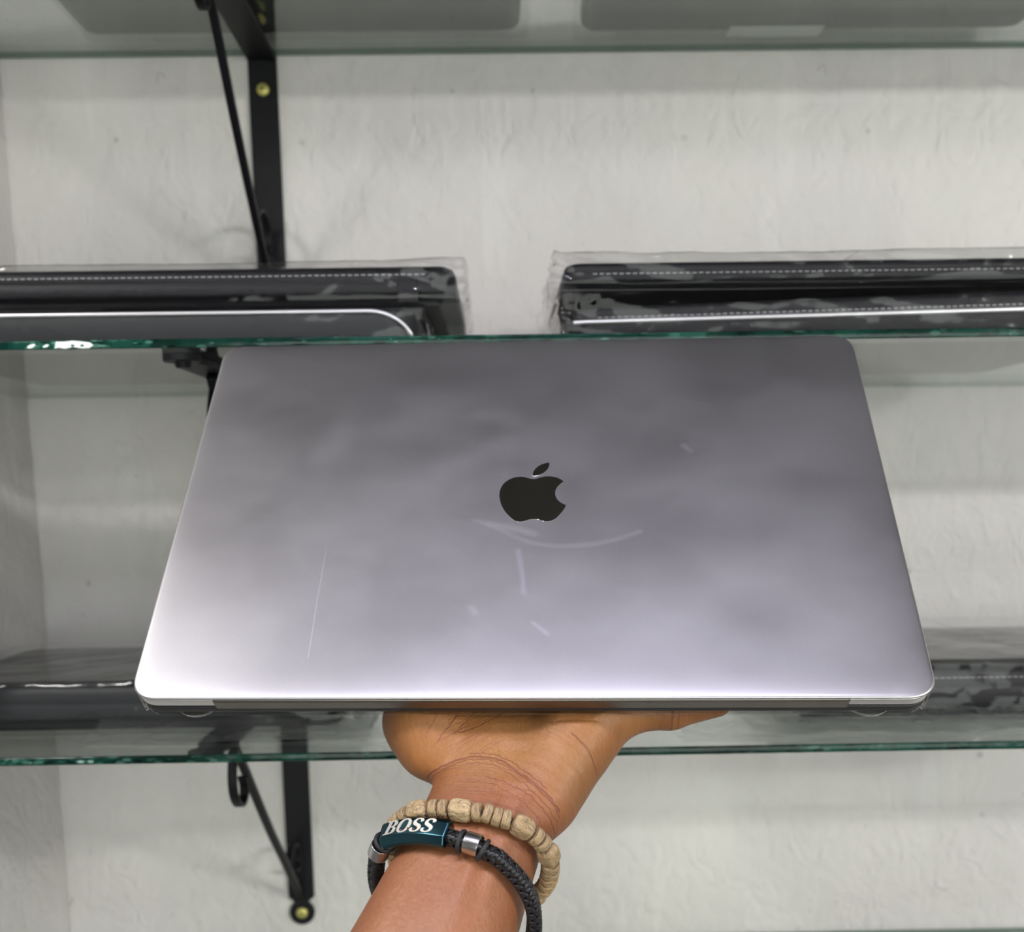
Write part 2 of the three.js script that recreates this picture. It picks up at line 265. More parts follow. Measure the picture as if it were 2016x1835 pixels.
// front profiles, [inset, height]; the case's own height is h
const sleeveProfile = (h) => [[0.014, 0], [0.010, 0.0006], [0.009, h * 0.16], [0.0075, h * 0.22], [0.0012, h * 0.26], [0.0002, h * 0.34], [0, h * 0.45], [0.0002, h * 0.55], [0.0012, h * 0.6], [0.0002, h * 0.65], [0.0004, h * 0.8], [0.002, h * 0.93], [0.006, h], [0.02, h]];
function wrapped(label, group, [x, y, z], w, d, h, o = {}) {
  const t = thing(o.name ?? 'wrapped_case', label, o.category ?? 'case', [x, y, z], group), W = w / 2;
  const wedge = (g) => { if (o.wedge) { const p = g.attributes.position; for (let i = 0; i < p.count; i++) p.setY(i, p.getY(i) * (1 + o.wedge * (p.getX(i) + W) / w)); g.computeVertexNormals(); } return g; };
  const cover = mesh('cover', boxUVsoft(wedge(slab(-W, W, -d, 0, o.r ?? 0.012, (o.profile ?? sleeveProfile)(h), 8))), o.mat ?? M.leather, t);
  if (o.stitch) { const s = mesh('stitching', wedge(stitches(-W + 0.02, W - 0.02, h * o.stitch, 0.0001)), M.thread, t); s.userData.kind = 'stuff'; s.userData.label = 'pale dashed stitching'; }
  if (o.trim) {                                        // bright metal edge running round the front, bent down at one end
    const y0 = h * o.trim, pts = [], e = o.trimDrop ?? 0, sgn = o.trimSide ?? 1;
    for (let i = 0; i <= 40; i++) pts.push(new THREE.Vector3(-sgn * W * 0.985 + sgn * (w * 0.985 - e) * i / 40 + sgn * 0.0, y0, 0.0006));
    if (e) for (let i = 1; i <= 12; i++) { const a = i / 12 * 1.25; pts.push(new THREE.Vector3(sgn * (W * 0.985 - e * 0.99 + e * Math.sin(a)), y0 - (y0 * 0.72) * (1 - Math.cos(a)) / (1 - Math.cos(1.25)) * 0.95, 0.0006 - 0.002 * (i / 12) ** 2)); }
    const fr = pts.map((p, i) => { const d2 = pts[Math.min(i + 1, pts.length - 1)].clone().sub(pts[Math.max(i - 1, 0)]).normalize(), v = new THREE.Vector3(0, 0, 1); return { p, u: v.clone().cross(d2).normalize(), v }; });
    mesh('metal_trim', wedge(sweep(fr, [[-0.0011, -0.0012], [0.0011, -0.0012], [0.0013, 0], [0.0007, 0.001], [-0.0007, 0.001], [-0.0013, 0]])), M.silver, t).userData.label = 'bright silver edge trim';
  }
  if (o.tab) mesh('corner_tab', new RoundedBoxGeometry(0.013, h * 0.62, 0.004, 2, 0.001).translate(o.tab, h * 0.36, -0.0008), M.leather, t);
  const b = o.bag ?? [0.005, 0.005, 0.003, 0.004];     // how far the bag stands off: left, right, up, front
  mesh('plastic_bag', film(-W - b[0], W + b[1], 0.0004, h * (1 + (o.wedge ?? 0)) + b[2], -d - 0.01, b[3], o.amp ?? 0.004, x * 3 + y * 5 + 2, o.flatTop), M.film, t).userData.label = 'clear crinkled plastic bag';
  for (const f of o.flaps ?? []) { const m = mesh('bag_end', flap(...f), M.filmEnd, t); m.userData.label = 'loose clear bag end lying on the glass'; }
  return t;
}
function boxUVsoft(g) { const p = g.attributes.position, uv = new Float32Array(p.count * 2); for (let i = 0; i < p.count; i++) { uv[2 * i] = (p.getX(i) + p.getZ(i)) * 8; uv[2 * i + 1] = (p.getY(i) + p.getZ(i)) * 8; } g.setAttribute('uv', new THREE.BufferAttribute(uv, 2)); return g; }
const G1 = 'bagged black cases stacked in pairs on the shelf above the held laptop', G2 = 'bagged cases on the shelf behind the wrist', G3 = 'bagged laptops lying on the top shelf';
const lapProfile = (h) => [[0.012, 0], [0.004, 0.001], [0.001, h * 0.2], [0, h * 0.5], [0.0002, h * 0.86], [0.002, h * 0.97], [0.006, h], [0.03, h]];
// left pair
wrapped('lower case of the left pair, its silver top trim curving down at one end', G1, [-0.2245, MID, 0.29], 0.346, 0.235, 0.0255, { flatTop: true, trim: 0.9, trimDrop: 0.03, r: 0.02, profile: lapProfile, bag: [0.004, 0.005, 0.0004, 0.004], mat: M.greyShell });
wrapped('upper black stitched case of the left pair, a dark tab near its gap end', G1, [-0.212, MID + 0.0268, 0.29], 0.372, 0.24, 0.0245, { stitch: 0.76, tab: 0.155, bag: [0.004, 0.006, 0.0018, 0.004] });
// right pair
wrapped('lower black case of the right pair, thickening along its sloping silver trim', G1, [0.2365, MID, 0.29], 0.378, 0.235, 0.0235, { flatTop: true, trim: 0.6, stitch: 0.7, wedge: 0.42, r: 0.014, profile: lapProfile, bag: [0.006, 0.004, 0.0002, 0.004] });
wrapped('upper black stitched case of the right pair, its bag standing up in a peak', G1, [0.2365, MID + 0.0348, 0.29], 0.384, 0.24, 0.0172, { stitch: 0.55, bag: [0.007, 0.004, 0.0045, 0.004], amp: 0.005 });
// shelf behind the wrist
wrapped('dark soft case in a bag on the shelf over the lower bracket', G2, [-0.262, LOW, 0.272], 0.31, 0.2, 0.034, { profile: sleeveProfile, r: 0.03, mat: M.greyShell, amp: 0.006, bag: [0.006, 0.016, 0.003, 0.008], flaps: [[-0.02, 0.192, -0.03, 0.042, 0.024, 3, 0.17, 0.022]] });
wrapped('bagged black case with stitched edge, lower shelf, far side from the bracket', G2, [0.39, LOW, 0.272], 0.37, 0.22, 0.037, { stitch: 0.8, profile: sleeveProfile, amp: 0.006, bag: [0.012, 0.004, 0.006, 0.006], flaps: [[-0.27, 0.06, -0.02, 0.046, 0.014, 9, -0.13, 0.012]] });
// top shelf
const t1 = wrapped('grey laptop lying in a bag over the bracket on the top shelf', G3, [-0.159, TOP, 0.282], 0.366, 0.252, 0.02, { name: 'wrapped_laptop', category: 'laptop', r: 0.014, profile: lapProfile, mat: M.greyShell, bag: [0.001, 0.006, 0.002, 0.004] });
const t2 = wrapped('grey laptop with pale label strip, lying in a streaked bag on the top shelf', G3, [0.262, TOP, 0.278], 0.375, 0.252, 0.02, { name: 'wrapped_laptop', category: 'laptop', r: 0.014, profile: lapProfile, mat: M.greyShell, bag: [0.006, 0.008, 0.002, 0.004] });
mesh('label_strip', box(-0.061, 0.018, -0.0001, 0.0003, -0.2595, -0.238), M.tape, t2);

// ------------------------------------------------------------------ the held laptop; its own axes: x along the hinge edge, y out of the lid, z towards the hinge edge (which is z = 0)
const HELD = basis([0.99823, -0.00315, 0.05934], [-0.03997, 0.7032, 0.70987], [-0.04396, -0.71099, 0.70183]), HELD_AT = [0.01076, -0.09179, 0.55412];
const LW = 0.3579, LD = 0.2459;
function held(name, label, category) { const t = thing(name, label, category, HELD_AT); t.quaternion.setFromRotationMatrix(HELD); return t; }
{
  const lap = held('laptop', 'closed space grey aluminium laptop held flat on the palm, dark fruit emblem on its lid', 'laptop');
  const PX = 2048, PY = 1408, at = (x, z) => [(x + 179) / 358 * PX, (z + 246) / 246 * PY];
  const smudge = (g, col, wear) => {                  // finger smears, a long scratch, faint clouds left by cleaning
    const line = (pts, w, a) => { g.strokeStyle = `rgba(${col},${a})`; g.lineWidth = w; g.lineCap = g.lineJoin = 'round'; g.beginPath(); pts.forEach((q, i) => { const [x, y] = at(...q); i ? g.lineTo(x, y) : g.moveTo(x, y); }); g.stroke(); };
    const soft = (pts, w, a) => { for (let k = 5; k >= 1; k--) line(pts, w * k / 5, a / 5); };
    line([[-100.7, -107], [-100.2, -86.7]], 1.6, 0.2 * wear); line([[-100.2, -86.7], [-100.6, -54.7], [-100.3, -22]], 3, 0.5 * wear);
    soft([[-28, -106.5], [-18, -102], [-10.9, -97.2], [-2, -92], [11.6, -88.6], [31, -89.7], [44, -93.5], [54, -98.1]], 22, 0.55 * wear);
    soft([[-20, -104], [-6, -100], [2, -97]], 30, 0.3 * wear); soft([[-5.6, -85.6], [-3.2, -70], [-2.6, -60]], 20, 0.4 * wear);
    line([[-13, -145], [-12.7, -136]], 3, 0.45 * wear); line([[-15, -140], [-14.6, -137]], 4, 0.4 * wear);
    soft([[-27, -51], [-25, -48]], 26, 0.35 * wear); soft([[2, -42], [9, -35]], 16, 0.4 * wear); soft([[79, -158], [82, -154]], 26, 0.3 * wear);
    let s = 3; const r = () => { s = (s * 1664525 + 1013904223) >>> 0; return s / 4294967296; };
    for (let i = 0; i < 70; i++) { const x = -170 + 340 * r(), z = -240 * r(), l = 8 + 40 * r(), a = 6.28 * r(); soft([[x, z], [x + l * Math.cos(a), z + l * Math.sin(a)]], 40 + 80 * r(), 0.05 * r() * wear); }
    for (let i = 0; i < 120; i++) { const x = -175 + 350 * r(), z = -243 * r(); line([[x, z], [x + 0.8 * r(), z + 0.5 * r()]], 1 + 1.6 * r(), 0.35 * r() * wear); }
  };
  const cloud = (g, f) => { const im = g.createImageData(PX, PY); for (let y = 0; y < PY; y++) for (let x = 0; x < PX; x++) { const k = (y * PX + x) * 4, c = f(x, y); im.data[k] = c[0]; im.data[k + 1] = c[1]; im.data[k + 2] = c[2]; im.data[k + 3] = 255; } g.putImageData(im, 0, 0); };
  const lidColor = canvasTex(PX, PY, (g) => { cloud(g, (x, y) => { const t = 7 * (fbm(x / 300, y / 200, 1, 4) - 0.5), n = 7 * (hash(x, y, 1) - 0.5); return [206 + t + n, 204 + t + n, 208 + t + n]; }); smudge(g, '226,226,234', 0.28); });
  const lidRough = canvasTex(PX, PY, (g) => { cloud(g, (x, y) => { const v = 105 + 26 * (fbm(x / 230, y / 170, 6, 4) - 0.5) + 8 * (hash(x, y, 2) - 0.5); return [v, v, v]; }); smudge(g, '150,150,150', 0.4); }, false);
  const alu = phys({ map: lidColor, roughnessMap: lidRough, metalness: 1, roughness: 1 });
  const alu2 = phys({ color: lin(0.78, 0.775, 0.77), metalness: 1, roughness: 0.42 });
  const lidRings = [[0.0012, -0.0002], [0.0004, -0.0001], [0.0001, 0.0001], [0, 0.0004], [0.0001, 0.0008], [0.0004, 0.0011], [0.0009, 0.00132], [0.002, 0.00146], [0.005, 0.0016], [0.010, 0.0017], [0.018, 0.00172], [0.06, 0.00172]];
  mesh('lid', planarUV(slab(-LW / 2, LW / 2, -LD, 0, 0.0128, lidRings, 16, 2.3), -LW / 2, LW / 2, 0, -LD), alu, lap);
  // emblem: a mirror-like inlay in the shape of a bitten fruit with a leaf
  const U = 0.00172, k = new THREE.Shape(), P = [0, 0];
  const go = (list, sh) => { for (const c of list) { const q = c.map((v, i) => v + P[i % 2]); sh.bezierCurveTo(q[0], q[1], q[2], q[3], q[4], q[5]); P[0] = q[4]; P[1] = q[5]; } };
  k.moveTo(12.152, 6.896); P[0] = 12.152; P[1] = 6.896;
  go([[-0.948, 0, -2.415, -1.078, -3.96, -1.04], [-2.04, 0.027, -3.91, 1.183, -4.961, 3.014], [-2.117, 3.675, -0.546, 9.103, 1.519, 12.09], [1.013, 1.454, 2.208, 3.09, 3.792, 3.039], [1.52, -0.065, 2.09, -0.987, 3.935, -0.987], [1.831, 0, 2.35, 0.987, 3.96, 0.948], [1.637, -0.026, 2.676, -1.48, 3.676, -2.948], [1.156, -1.688, 1.636, -3.325, 1.662, -3.415], [-0.039, -0.013, -3.182, -1.221, -3.22, -4.857], [-0.026, -3.04, 2.48, -4.494, 2.597, -4.559], [-1.429, -2.09, -3.623, -2.324, -4.39, -2.376], [-2, -0.156, -3.675, 1.09, -4.61, 1.09]], k);
  const leaf = new THREE.Shape(); leaf.moveTo(15.53, 3.83); P[0] = 15.53; P[1] = 3.83;
  go([[0.843, -1.012, 1.4, -2.427, 1.245, -3.83], [-1.207, 0.052, -2.662, 0.805, -3.532, 1.818], [-0.78, 0.896, -1.454, 2.338, -1.273, 3.714], [1.338, 0.104, 2.715, -0.688, 3.559, -1.701]], leaf);
  const inlay = (sh) => new THREE.ExtrudeGeometry(sh, { depth: 0.2, bevelEnabled: true, bevelSize: 0.05, bevelThickness: 0.03, bevelSegments: 2, curveSegments: 24 }).translate(-11.85, -14.92, 0).rotateX(Math.PI / 2).scale(U, 0.0005, U).translate(0.0006, 0.00178, -0.1207);
  const mirror = phys({ color: lin(0.42, 0.42, 0.4), metalness: 1, roughness: 0.09 });
  const em = mesh('emblem', mergeGeometries([inlay(k), inlay(leaf)]), mirror, lap); em.userData.label = 'dark mirror-polished bitten fruit emblem';
  // base
  mesh('base', slab(-LW / 2, LW / 2, -LD, 0, 0.012, [[0.02, -0.0066], [0.003, -0.0066], [0.0016, -0.0064], [0.0012, -0.006], [0.0011, -0.0022], [0.0014, -0.0018], [0.003, -0.0017], [0.02, -0.0017]], 16, 2.3), alu2, lap);
  mesh('bottom_cover', slab(-LW / 2, LW / 2, -LD, 0, 0.012, [[0.02, -0.0128], [0.005, -0.0127], [0.0026, -0.0123], [0.0015, -0.0116], [0.0012, -0.0108], [0.0012, -0.0088], [0.0016, -0.0067]], 14, 2.3), phys({ color: lin(0.02, 0.02, 0.022), roughness: 0.5 }), lap).userData.label = 'underside of the base, its shade put into the dark colour';  // shade beneath the base is put into this near-black colour
  mesh('hinge_bar', new RoundedBoxGeometry(0.2842, 0.0078, 0.012, 4, 0.0012).rotateX(0.1).translate(0, -0.0049, -0.0068), phys({ color: lin(0.2, 0.185, 0.17), metalness: 1, roughness: 0.34 }), lap).userData.label = 'grey-brown reflecting hinge bar';
  // clear hard case round the base
  const clear = phys({ color: lin(0.9, 0.9, 0.89), transmission: 1, thickness: 0, roughness: 0.03, ior: 1.45 });
  mesh('clear_case', slab(-LW / 2, LW / 2, -LD, 0, 0.0125, [[0.006, -0.0136], [0.004, -0.0148], [0.0026, -0.0149], [0.0014, -0.0144], [0.0010, -0.0138], [0.0014, -0.0134], [0.004, -0.0132], [0.012, -0.0132]], 14), clear, lap).userData.label = 'clear plastic snap-on bottom case';
  for (const s of [-1, 1]) {                           // case walls that grip the two hinge-side corners
    const r = 0.0128, cx = s * (LW / 2 - r), cz = -r, n = 20, rings = [];
    for (let i = 0; i <= n; i++) { const a = (-0.9 + 1.6 * i / n), dx = s * Math.cos(a), dz = Math.sin(a) > 0 ? Math.sin(a) : Math.sin(a) * 1.0, top = -0.0012 - 0.0115 * smooth(0.62, 0.7, a), R0 = r - 0.0004, R1 = r + 0.0008; rings.push([[cx + R0 * dx, -0.0147, cz + R0 * dz], [cx + R1 * dx, -0.0145, cz + R1 * dz], [cx + R1 * dx, top, cz + R1 * dz], [cx + R0 * dx, top, cz + R0 * dz]]); }
    mesh('case_corner', loft(s > 0 ? rings : rings.reverse()), clear, lap);
    mesh('foot', new THREE.LatheGeometry([[0, -0.0021], [0.005, -0.0022], [0.0075, -0.0014], [0.0095, -0.0024], [0.0112, -0.0012], [0.0116, 0.0004], [0.0116, 0.001]].map((q) => new THREE.Vector2(...q)), 36).translate(s * 0.1535, -0.0149, -0.0125), phys({ color: lin(0.55, 0.55, 0.53), transmission: 0.75, thickness: 0, roughness: 0.12 }), lap);
  }
}

// ------------------------------------------------------------------ the hand and forearm under the laptop (same axes, millimetres)
const V = (x, y, z) => ({ x, y, z });
const smin = (a, b, k) => { const h = clamp(0.5 + 0.5 * (b - a) / k); return b + (a - b) * h - k * h * (1 - h); };
// arm sections: z, centre x, centre y, half width, half thickness
const ARM = [[250, -101, -58, 45, 40], [200, -82, -54, 43, 37], [140, -58, -50, 39.5, 33], [92, -39.5, -46, 35, 29], [60, -27.8, -42.5, 31.8, 24], [40, -19.5, -40.5, 30.5, 21], [18, -10, -38, 33, 17.5], [0, -9, -36, 38, 15], [-40, -9, -33, 43, 14.5], [-72, -9, -30, 43, 12], [-84, -9, -28, 41, 9]];
function armSDF(p) {
  // main tube of elliptic sections, axis in the x-z plane
  let i = 0; while (i < ARM.length - 2 && p.z < ARM[i + 1][0]) i++;
  const A = ARM[i], B = ARM[i + 1], A0 = ARM[Math.max(i - 1, 0)], B1 = ARM[Math.min(i + 2, ARM.length - 1)];
  const t = clamp((A[0] - p.z) / (A[0] - B[0])), cr = (k) => { const m0 = (B[k] - A0[k]) / (B[0] - A0[0] || 1) * (B[0] - A[0]) * (A0 === A ? 0.5 : 1), m1 = (B1[k] - A[k]) / (B1[0] - A[0] || 1) * (B[0] - A[0]), t2 = t * t, t3 = t2 * t; return (2 * t3 - 3 * t2 + 1) * A[k] + (t3 - 2 * t2 + t) * m0 + (-2 * t3 + 3 * t2) * B[k] + (t3 - t2) * m1; };
  const cx = cr(1), cy = cr(2), rx = cr(3), ry = cr(4), slope = (B[1] - A[1]) / (A[0] - B[0]), c = 1 / Math.hypot(1, slope);
  const dx = (p.x - cx) * c, dy = p.y - cy, e = 2.35, q = (Math.abs(dx / (rx * c)) ** e + Math.abs(dy / ry) ** e) ** (1 / e);
  let d = (q - 1) * Math.min(rx * c, ry) * 0.9;
  const end = Math.max(p.z - 250, -84 - p.z); if (end > 0) d = Math.hypot(Math.max(d, 0), end) + Math.min(d, 0);
  return d;
}
function cone(p, a, b, ra, rb) {
  const bx = b.x - a.x, by = b.y - a.y, bz = b.z - a.z, px = p.x - a.x, py = p.y - a.y, pz = p.z - a.z, h = clamp((px * bx + py * by + pz * bz) / (bx * bx + by * by + bz * bz));
  return Math.hypot(px - bx * h, py - by * h, pz - bz * h) - (ra + (rb - ra) * h);
}
const BONES = [   // thenar and hypothenar mounds, thumb, fingers: [a, b, ra, rb, blend]
  [V(-50, -34, -10), V(-46, -31, -48), 17.5, 14.5, 12], [V(-46, -37, 2), V(-50, -34, -10), 15, 17, 8],
  [V(8, -38, 28), V(22, -33, -2), 14, 16.5, 14], [V(22, -33, -2), V(38, -29, -14), 16, 12.5, 10], [V(30, -32, -14), V(16, -30, -52), 13, 13, 12],
  [V(38, -29, -14), V(66, -26.5, -12.5), 12.2, 9.6, 7], [V(66, -26.5, -12.5), V(87, -24.2, -15), 9.5, 7.4, 3],
];
for (const [x, len, r, fan] of [[21, 74, 9, 0.13], [0, 82, 9.2, 0.03], [-20, 76, 8.8, -0.07], [-39, 60, 7.8, -0.2]]) {
  const q = [0.46, 0.29, 0.25]; let a = V(x, -28, -74), rr = r + 1.4; const kn = [V(x, -27, -84)];
  BONES.push([a, kn[0], r + 2.5, r + 1, 6]);
  let z = -84, X = x, y = -26.5; let b = kn[0];
  q.forEach((f, i) => { const n = V(X + fan * len * f, -15 - r + 0.9 * i + 0.4, z - len * f * Math.cos(fan)); BONES.push([b, n, r + 0.6 - 0.7 * i, r - 0.1 - 0.8 * i, 3]); b = n; X = n.x; z = n.z; });
}
function bodySDF(p) {
  let d = armSDF(p);
  for (const [a, b, ra, rb, k] of BONES) { const m = Math.max(ra, rb) + k + 6; if (p.z < Math.min(a.z, b.z) - m || p.z > Math.max(a.z, b.z) + m || p.x < Math.min(a.x, b.x) - m || p.x > Math.max(a.x, b.x) + m) continue; d = smin(d, cone(p, a, b, ra, rb), k); }
  // two tendons that stand out under the skin of the wrist, and a hollow palm
  const cl = (x0, z0, x1, z1, w, hgt) => { const ux = x1 - x0, uz = z1 - z0, h = clamp(((p.x - x0) * ux + (p.z - z0) * uz) / (ux * ux + uz * uz)), q = Math.hypot(p.x - x0 - ux * h, p.z - z0 - uz * h), f = Math.min(1, 4 * h * (1 - h) + 0.3); return hgt * f * Math.exp(-(q * q) / (w * w)); };
  if (p.y > -36) d -= cl(-28, 90, -10, 22, 3.2, 1.0) + cl(-17, 88, -1, 30, 2.8, 0.7) - cl(-8, -2, -10, -50, 16, 3.0) - cl(-9, 30, -7, 8, 9, 1.2);
  const flat = p.y + 15.0;                             // the laptop's case presses the skin flat
  return p.z < 1 ? Math.max(d, flat) : smax(d, flat + (p.z - 1) * -0.9, 2);
}
function smax(a, b, k) { return -smin(-a, -b, k); }
function surfaceNet(f, lo, hi, cell, shade) {          // naive surface nets with empty blocks skipped
  const n = [0, 1, 2].map((i) => Math.ceil((hi[i] - lo[i]) / cell) + 1), B = 8, val = new Float32Array(n[0] * n[1] * n[2]).fill(99), live = [];
  const id = (i, j, k) => (k * n[1] + j) * n[0] + i;
  for (let k = 0; k < n[2]; k += B) for (let j = 0; j < n[1]; j += B) for (let i = 0; i < n[0]; i += B) {
    const c = f(V(lo[0] + (i + B / 2) * cell, lo[1] + (j + B / 2) * cell, lo[2] + (k + B / 2) * cell));
    if (Math.abs(c) > B * cell * 1.75 + 1) { if (c < 0) for (let z = k; z < Math.min(k + B, n[2]); z++) for (let y = j; y < Math.min(j + B, n[1]); y++) val.fill(-99, id(i, y, z), id(Math.min(i + B, n[0]) - 1, y, z) + 1); continue; }
    live.push([i, j, k]);
    for (let z = k; z < Math.min(k + B, n[2]); z++) for (let y = j; y < Math.min(j + B, n[1]); y++) for (let x = i; x < Math.min(i + B, n[0]); x++) val[id(x, y, z)] = f(V(lo[0] + x * cell, lo[1] + y * cell, lo[2] + z * cell));
  }
  const vid = new Int32Array(val.length).fill(-1), pos = [], idx = [], E = [[0, 1], [2, 3], [4, 5], [6, 7], [0, 2], [1, 3], [4, 6], [5, 7], [0, 4], [1, 5], [2, 6], [3, 7]];
  for (let k = 0; k < n[2] - 1; k++) for (let j = 0; j < n[1] - 1; j++) for (let i = 0; i < n[0] - 1; i++) {
    const v = []; let neg = 0; const o = id(i, j, k); if (Math.abs(val[o]) > 90) { if (Math.abs(val[id(i + 1, j + 1, k + 1)]) > 90) continue; }
    for (let c = 0; c < 8; c++) { const q = val[id(i + (c & 1), j + (c >> 1 & 1), k + (c >> 2))]; v.push(q); neg += q < 0; }
    if (neg === 0 || neg === 8) continue;
    let x = 0, y = 0, z = 0, m = 0;
    for (const [a, b] of E) if ((v[a] < 0) !== (v[b] < 0)) { const t = v[a] / (v[a] - v[b]); x += (a & 1) + ((b & 1) - (a & 1)) * t; y += (a >> 1 & 1) + ((b >> 1 & 1) - (a >> 1 & 1)) * t; z += (a >> 2) + ((b >> 2) - (a >> 2)) * t; m++; }
    vid[o] = pos.length / 3; pos.push(lo[0] + (i + x / m) * cell, lo[1] + (j + y / m) * cell, lo[2] + (k + z / m) * cell);
  }
  const quad = (a, b, c, d, flip) => { if (a < 0 || b < 0 || c < 0 || d < 0) return; flip ? idx.push(a, c, b, b, c, d) : idx.push(a, b, c, b, d, c); };
  for (let k = 1; k < n[2] - 1; k++) for (let j = 1; j < n[1] - 1; j++) for (let i = 1; i < n[0] - 1; i++) {
    const o = id(i, j, k), s = val[o] < 0;
    if (s !== val[id(i + 1, j, k)] < 0) quad(vid[id(i, j - 1, k - 1)], vid[id(i, j, k - 1)], vid[id(i, j - 1, k)], vid[o], !s);
    if (s !== val[id(i, j + 1, k)] < 0) quad(vid[id(i - 1, j, k - 1)], vid[id(i - 1, j, k)], vid[id(i, j, k - 1)], vid[o], !s);
    if (s !== val[id(i, j, k + 1)] < 0) quad(vid[id(i - 1, j - 1, k)], vid[id(i, j - 1, k)], vid[id(i - 1, j, k)], vid[o], !s);
  }
  const nor = new Float32Array(pos.length), col = new Float32Array(pos.length), uv = new Float32Array(pos.length / 3 * 2), h = 0.5;
  for (let i = 0; i < pos.length; i += 3) {
    const [x, y, z] = [pos[i], pos[i + 1], pos[i + 2]]; const g = [f(V(x + h, y, z)) - f(V(x - h, y, z)), f(V(x, y + h, z)) - f(V(x, y - h, z)), f(V(x, y, z + h)) - f(V(x, y, z - h))], l = Math.hypot(...g) || 1;
    for (let c = 0; c < 3; c++) nor[i + c] = g[c] / l;
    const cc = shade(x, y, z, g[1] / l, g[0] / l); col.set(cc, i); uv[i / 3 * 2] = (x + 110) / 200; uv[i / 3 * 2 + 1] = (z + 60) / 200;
  }
  const g = new THREE.BufferGeometry();
  g.setAttribute('position', new THREE.Float32BufferAttribute(pos.map((q) => q / 1000), 3)); g.setAttribute('normal', new THREE.BufferAttribute(nor, 3)); g.setAttribute('color', new THREE.BufferAttribute(col, 3)); g.setAttribute('uv', new THREE.BufferAttribute(uv, 2)); g.setIndex(idx);
  return g;
}
const skinLines = (g, w, h, lineCol, fine) => {        // creases of wrist and palm; 200 mm square, x from -110, z from -60
  const at = (x, z) => [(x + 110) / 200 * w, h - (z + 60) / 200 * h], S = w / 200;
  let s = 9; const r = () => { s = (s * 1664525 + 1013904223) >>> 0; return s / 4294967296; };
  const line = (pts, wd, a, wob = 0.5) => { g.strokeStyle = `rgba(${lineCol},${a})`; g.lineWidth = wd * S; g.lineCap = g.lineJoin = 'round'; const c = new THREE.CatmullRomCurve3(pts.map(([x, z]) => new THREE.Vector3(x, 0, z))), n = 40; g.beginPath(); for (let i = 0; i <= n; i++) { const q = c.getPoint(i / n), [x, y] = at(q.x + wob * (r() - 0.5), q.z + wob * (r() - 0.5)); i ? g.lineTo(x, y) : g.moveTo(x, y); } g.stroke(); };
  const A = [[-46, 20], [-36, 17.5], [-27, 16.2], [-18, 16.6], [-11, 18.8], [-2, 26.6], [7.3, 34.3], [14, 40.6]];
  line(A, 0.75, 0.8, 0.7); line(A.map(([x, z]) => [x + 0.6, z + 1.6]), 0.5, 0.6, 0.9); line(A.slice(2).map(([x, z]) => [x - 1, z + 3.4]), 0.45, 0.5, 1); line(A.slice(2, 7).map(([x, z]) => [x + 1, z - 1.8]), 0.5, 0.55, 1);
  line([[-18, 27], [-6, 32], [3, 38], [12, 46], [18, 50]], 0.55, 0.55, 1.1); line([[-30, 29], [-16, 31], [-4, 38], [6, 46]], 0.4, 0.4, 1.1);
  line([[20, 8], [27, 14], [32, 21]], 0.6, 0.65); line([[-30, -22], [-33, -6], [-41, 8]], 0.5, 0.55); line([[-24, -26], [-25, -10], [-34, 4]], 0.45, 0.45); line([[-12, -8], [-22, -1], [-32, 3]], 0.6, 0.5); line([[-37, -20], [-41, -6], [-46, 5]], 0.4, 0.4);
  line([[64, -24], [66, -10], [65, 4]], 0.9, 0.6); line([[67, -24], [69, -10], [68, 4]], 0.6, 0.5);
  for (let i = 0; i < 150; i++) { const z = 18 + 30 * r(), x = -50 + 46 * r(), l = 5 + 16 * r(), sl = 0.02 + 0.018 * (x + 50) * r(); line([[x, z], [x + l / 2, z + sl * l * 0.4 + 0.5 * (r() - 0.5)], [x + l, z + sl * l]], 0.16 + 0.16 * r(), fine * (0.2 + 0.4 * r()), 0.3); }
  for (let i = 0; i < 70; i++) { const x = -44 + 26 * r(), z = -14 + 30 * r(), l = 4 + 10 * r(); line([[x, z], [x + l * 0.8, z - l * 0.55]], 0.2 + 0.2 * r(), fine * (0.2 + 0.35 * r()), 0.3); }
  for (let i = 0; i < 80; i++) { const q = i / 80, x = -4 + 38 * r(), z = -22 + 46 * q; line([[x, z], [x + 6, z + 3.4], [x + 12, z + 8]], 0.14, fine * 0.35, 0.1); }
};
const skinMap = canvasTex(2048, 2048, (g, w, h) => {
  const im = g.createImageData(w, h);
  for (let y = 0; y < h; y++) for (let x = 0; x < w; x++) {
    const X = x / w * 200 - 110, Z = (1 - y / h) * 200 - 60, k = (y * w + x) * 4, palm = 1 - smooth(14 + 0.5 * Math.max(0, X), 44 + 0.6 * Math.max(0, X), Z), b = fbm(X / 14, Z / 14, 2, 3) - 0.5, f = fbm(X / 1.1, Z / 2.2, 5, 2) - 0.5, warm = fbm(X / 22, Z / 22, 8, 2) - 0.5;
    const c = [149 + 10 * palm, 96 + 12 * palm, 64 - 2 * palm];
    im.data[k] = c[0] + 14 * b + 9 * f + 8 * warm; im.data[k + 1] = c[1] + 14 * b + 10 * f - 4 * warm; im.data[k + 2] = c[2] + 11 * b + 10 * f - 10 * warm; im.data[k + 3] = 255;
  }
  g.putImageData(im, 0, 0); skinLines(g, w, h, '128,74,58', 0.45);
});
const skinBump = canvasTex(2048, 2048, (g, w, h) => {
  const im = g.createImageData(w, h);
  for (let y = 0; y < h; y++) for (let x = 0; x < w; x++) { const X = x / w * 200, Z = y / h * 200, k = (y * w + x) * 4, v = 165 + 40 * (fbm(X / 0.9, Z / 1.3, 3, 2) - 0.5) + 30 * (fbm(X / 4, Z / 4, 6, 2) - 0.5); im.data[k] = im.data[k + 1] = im.data[k + 2] = v; im.data[k + 3] = 255; }
  g.putImageData(im, 0, 0); skinLines(g, w, h, '90,90,90', 0.5);
}, false);
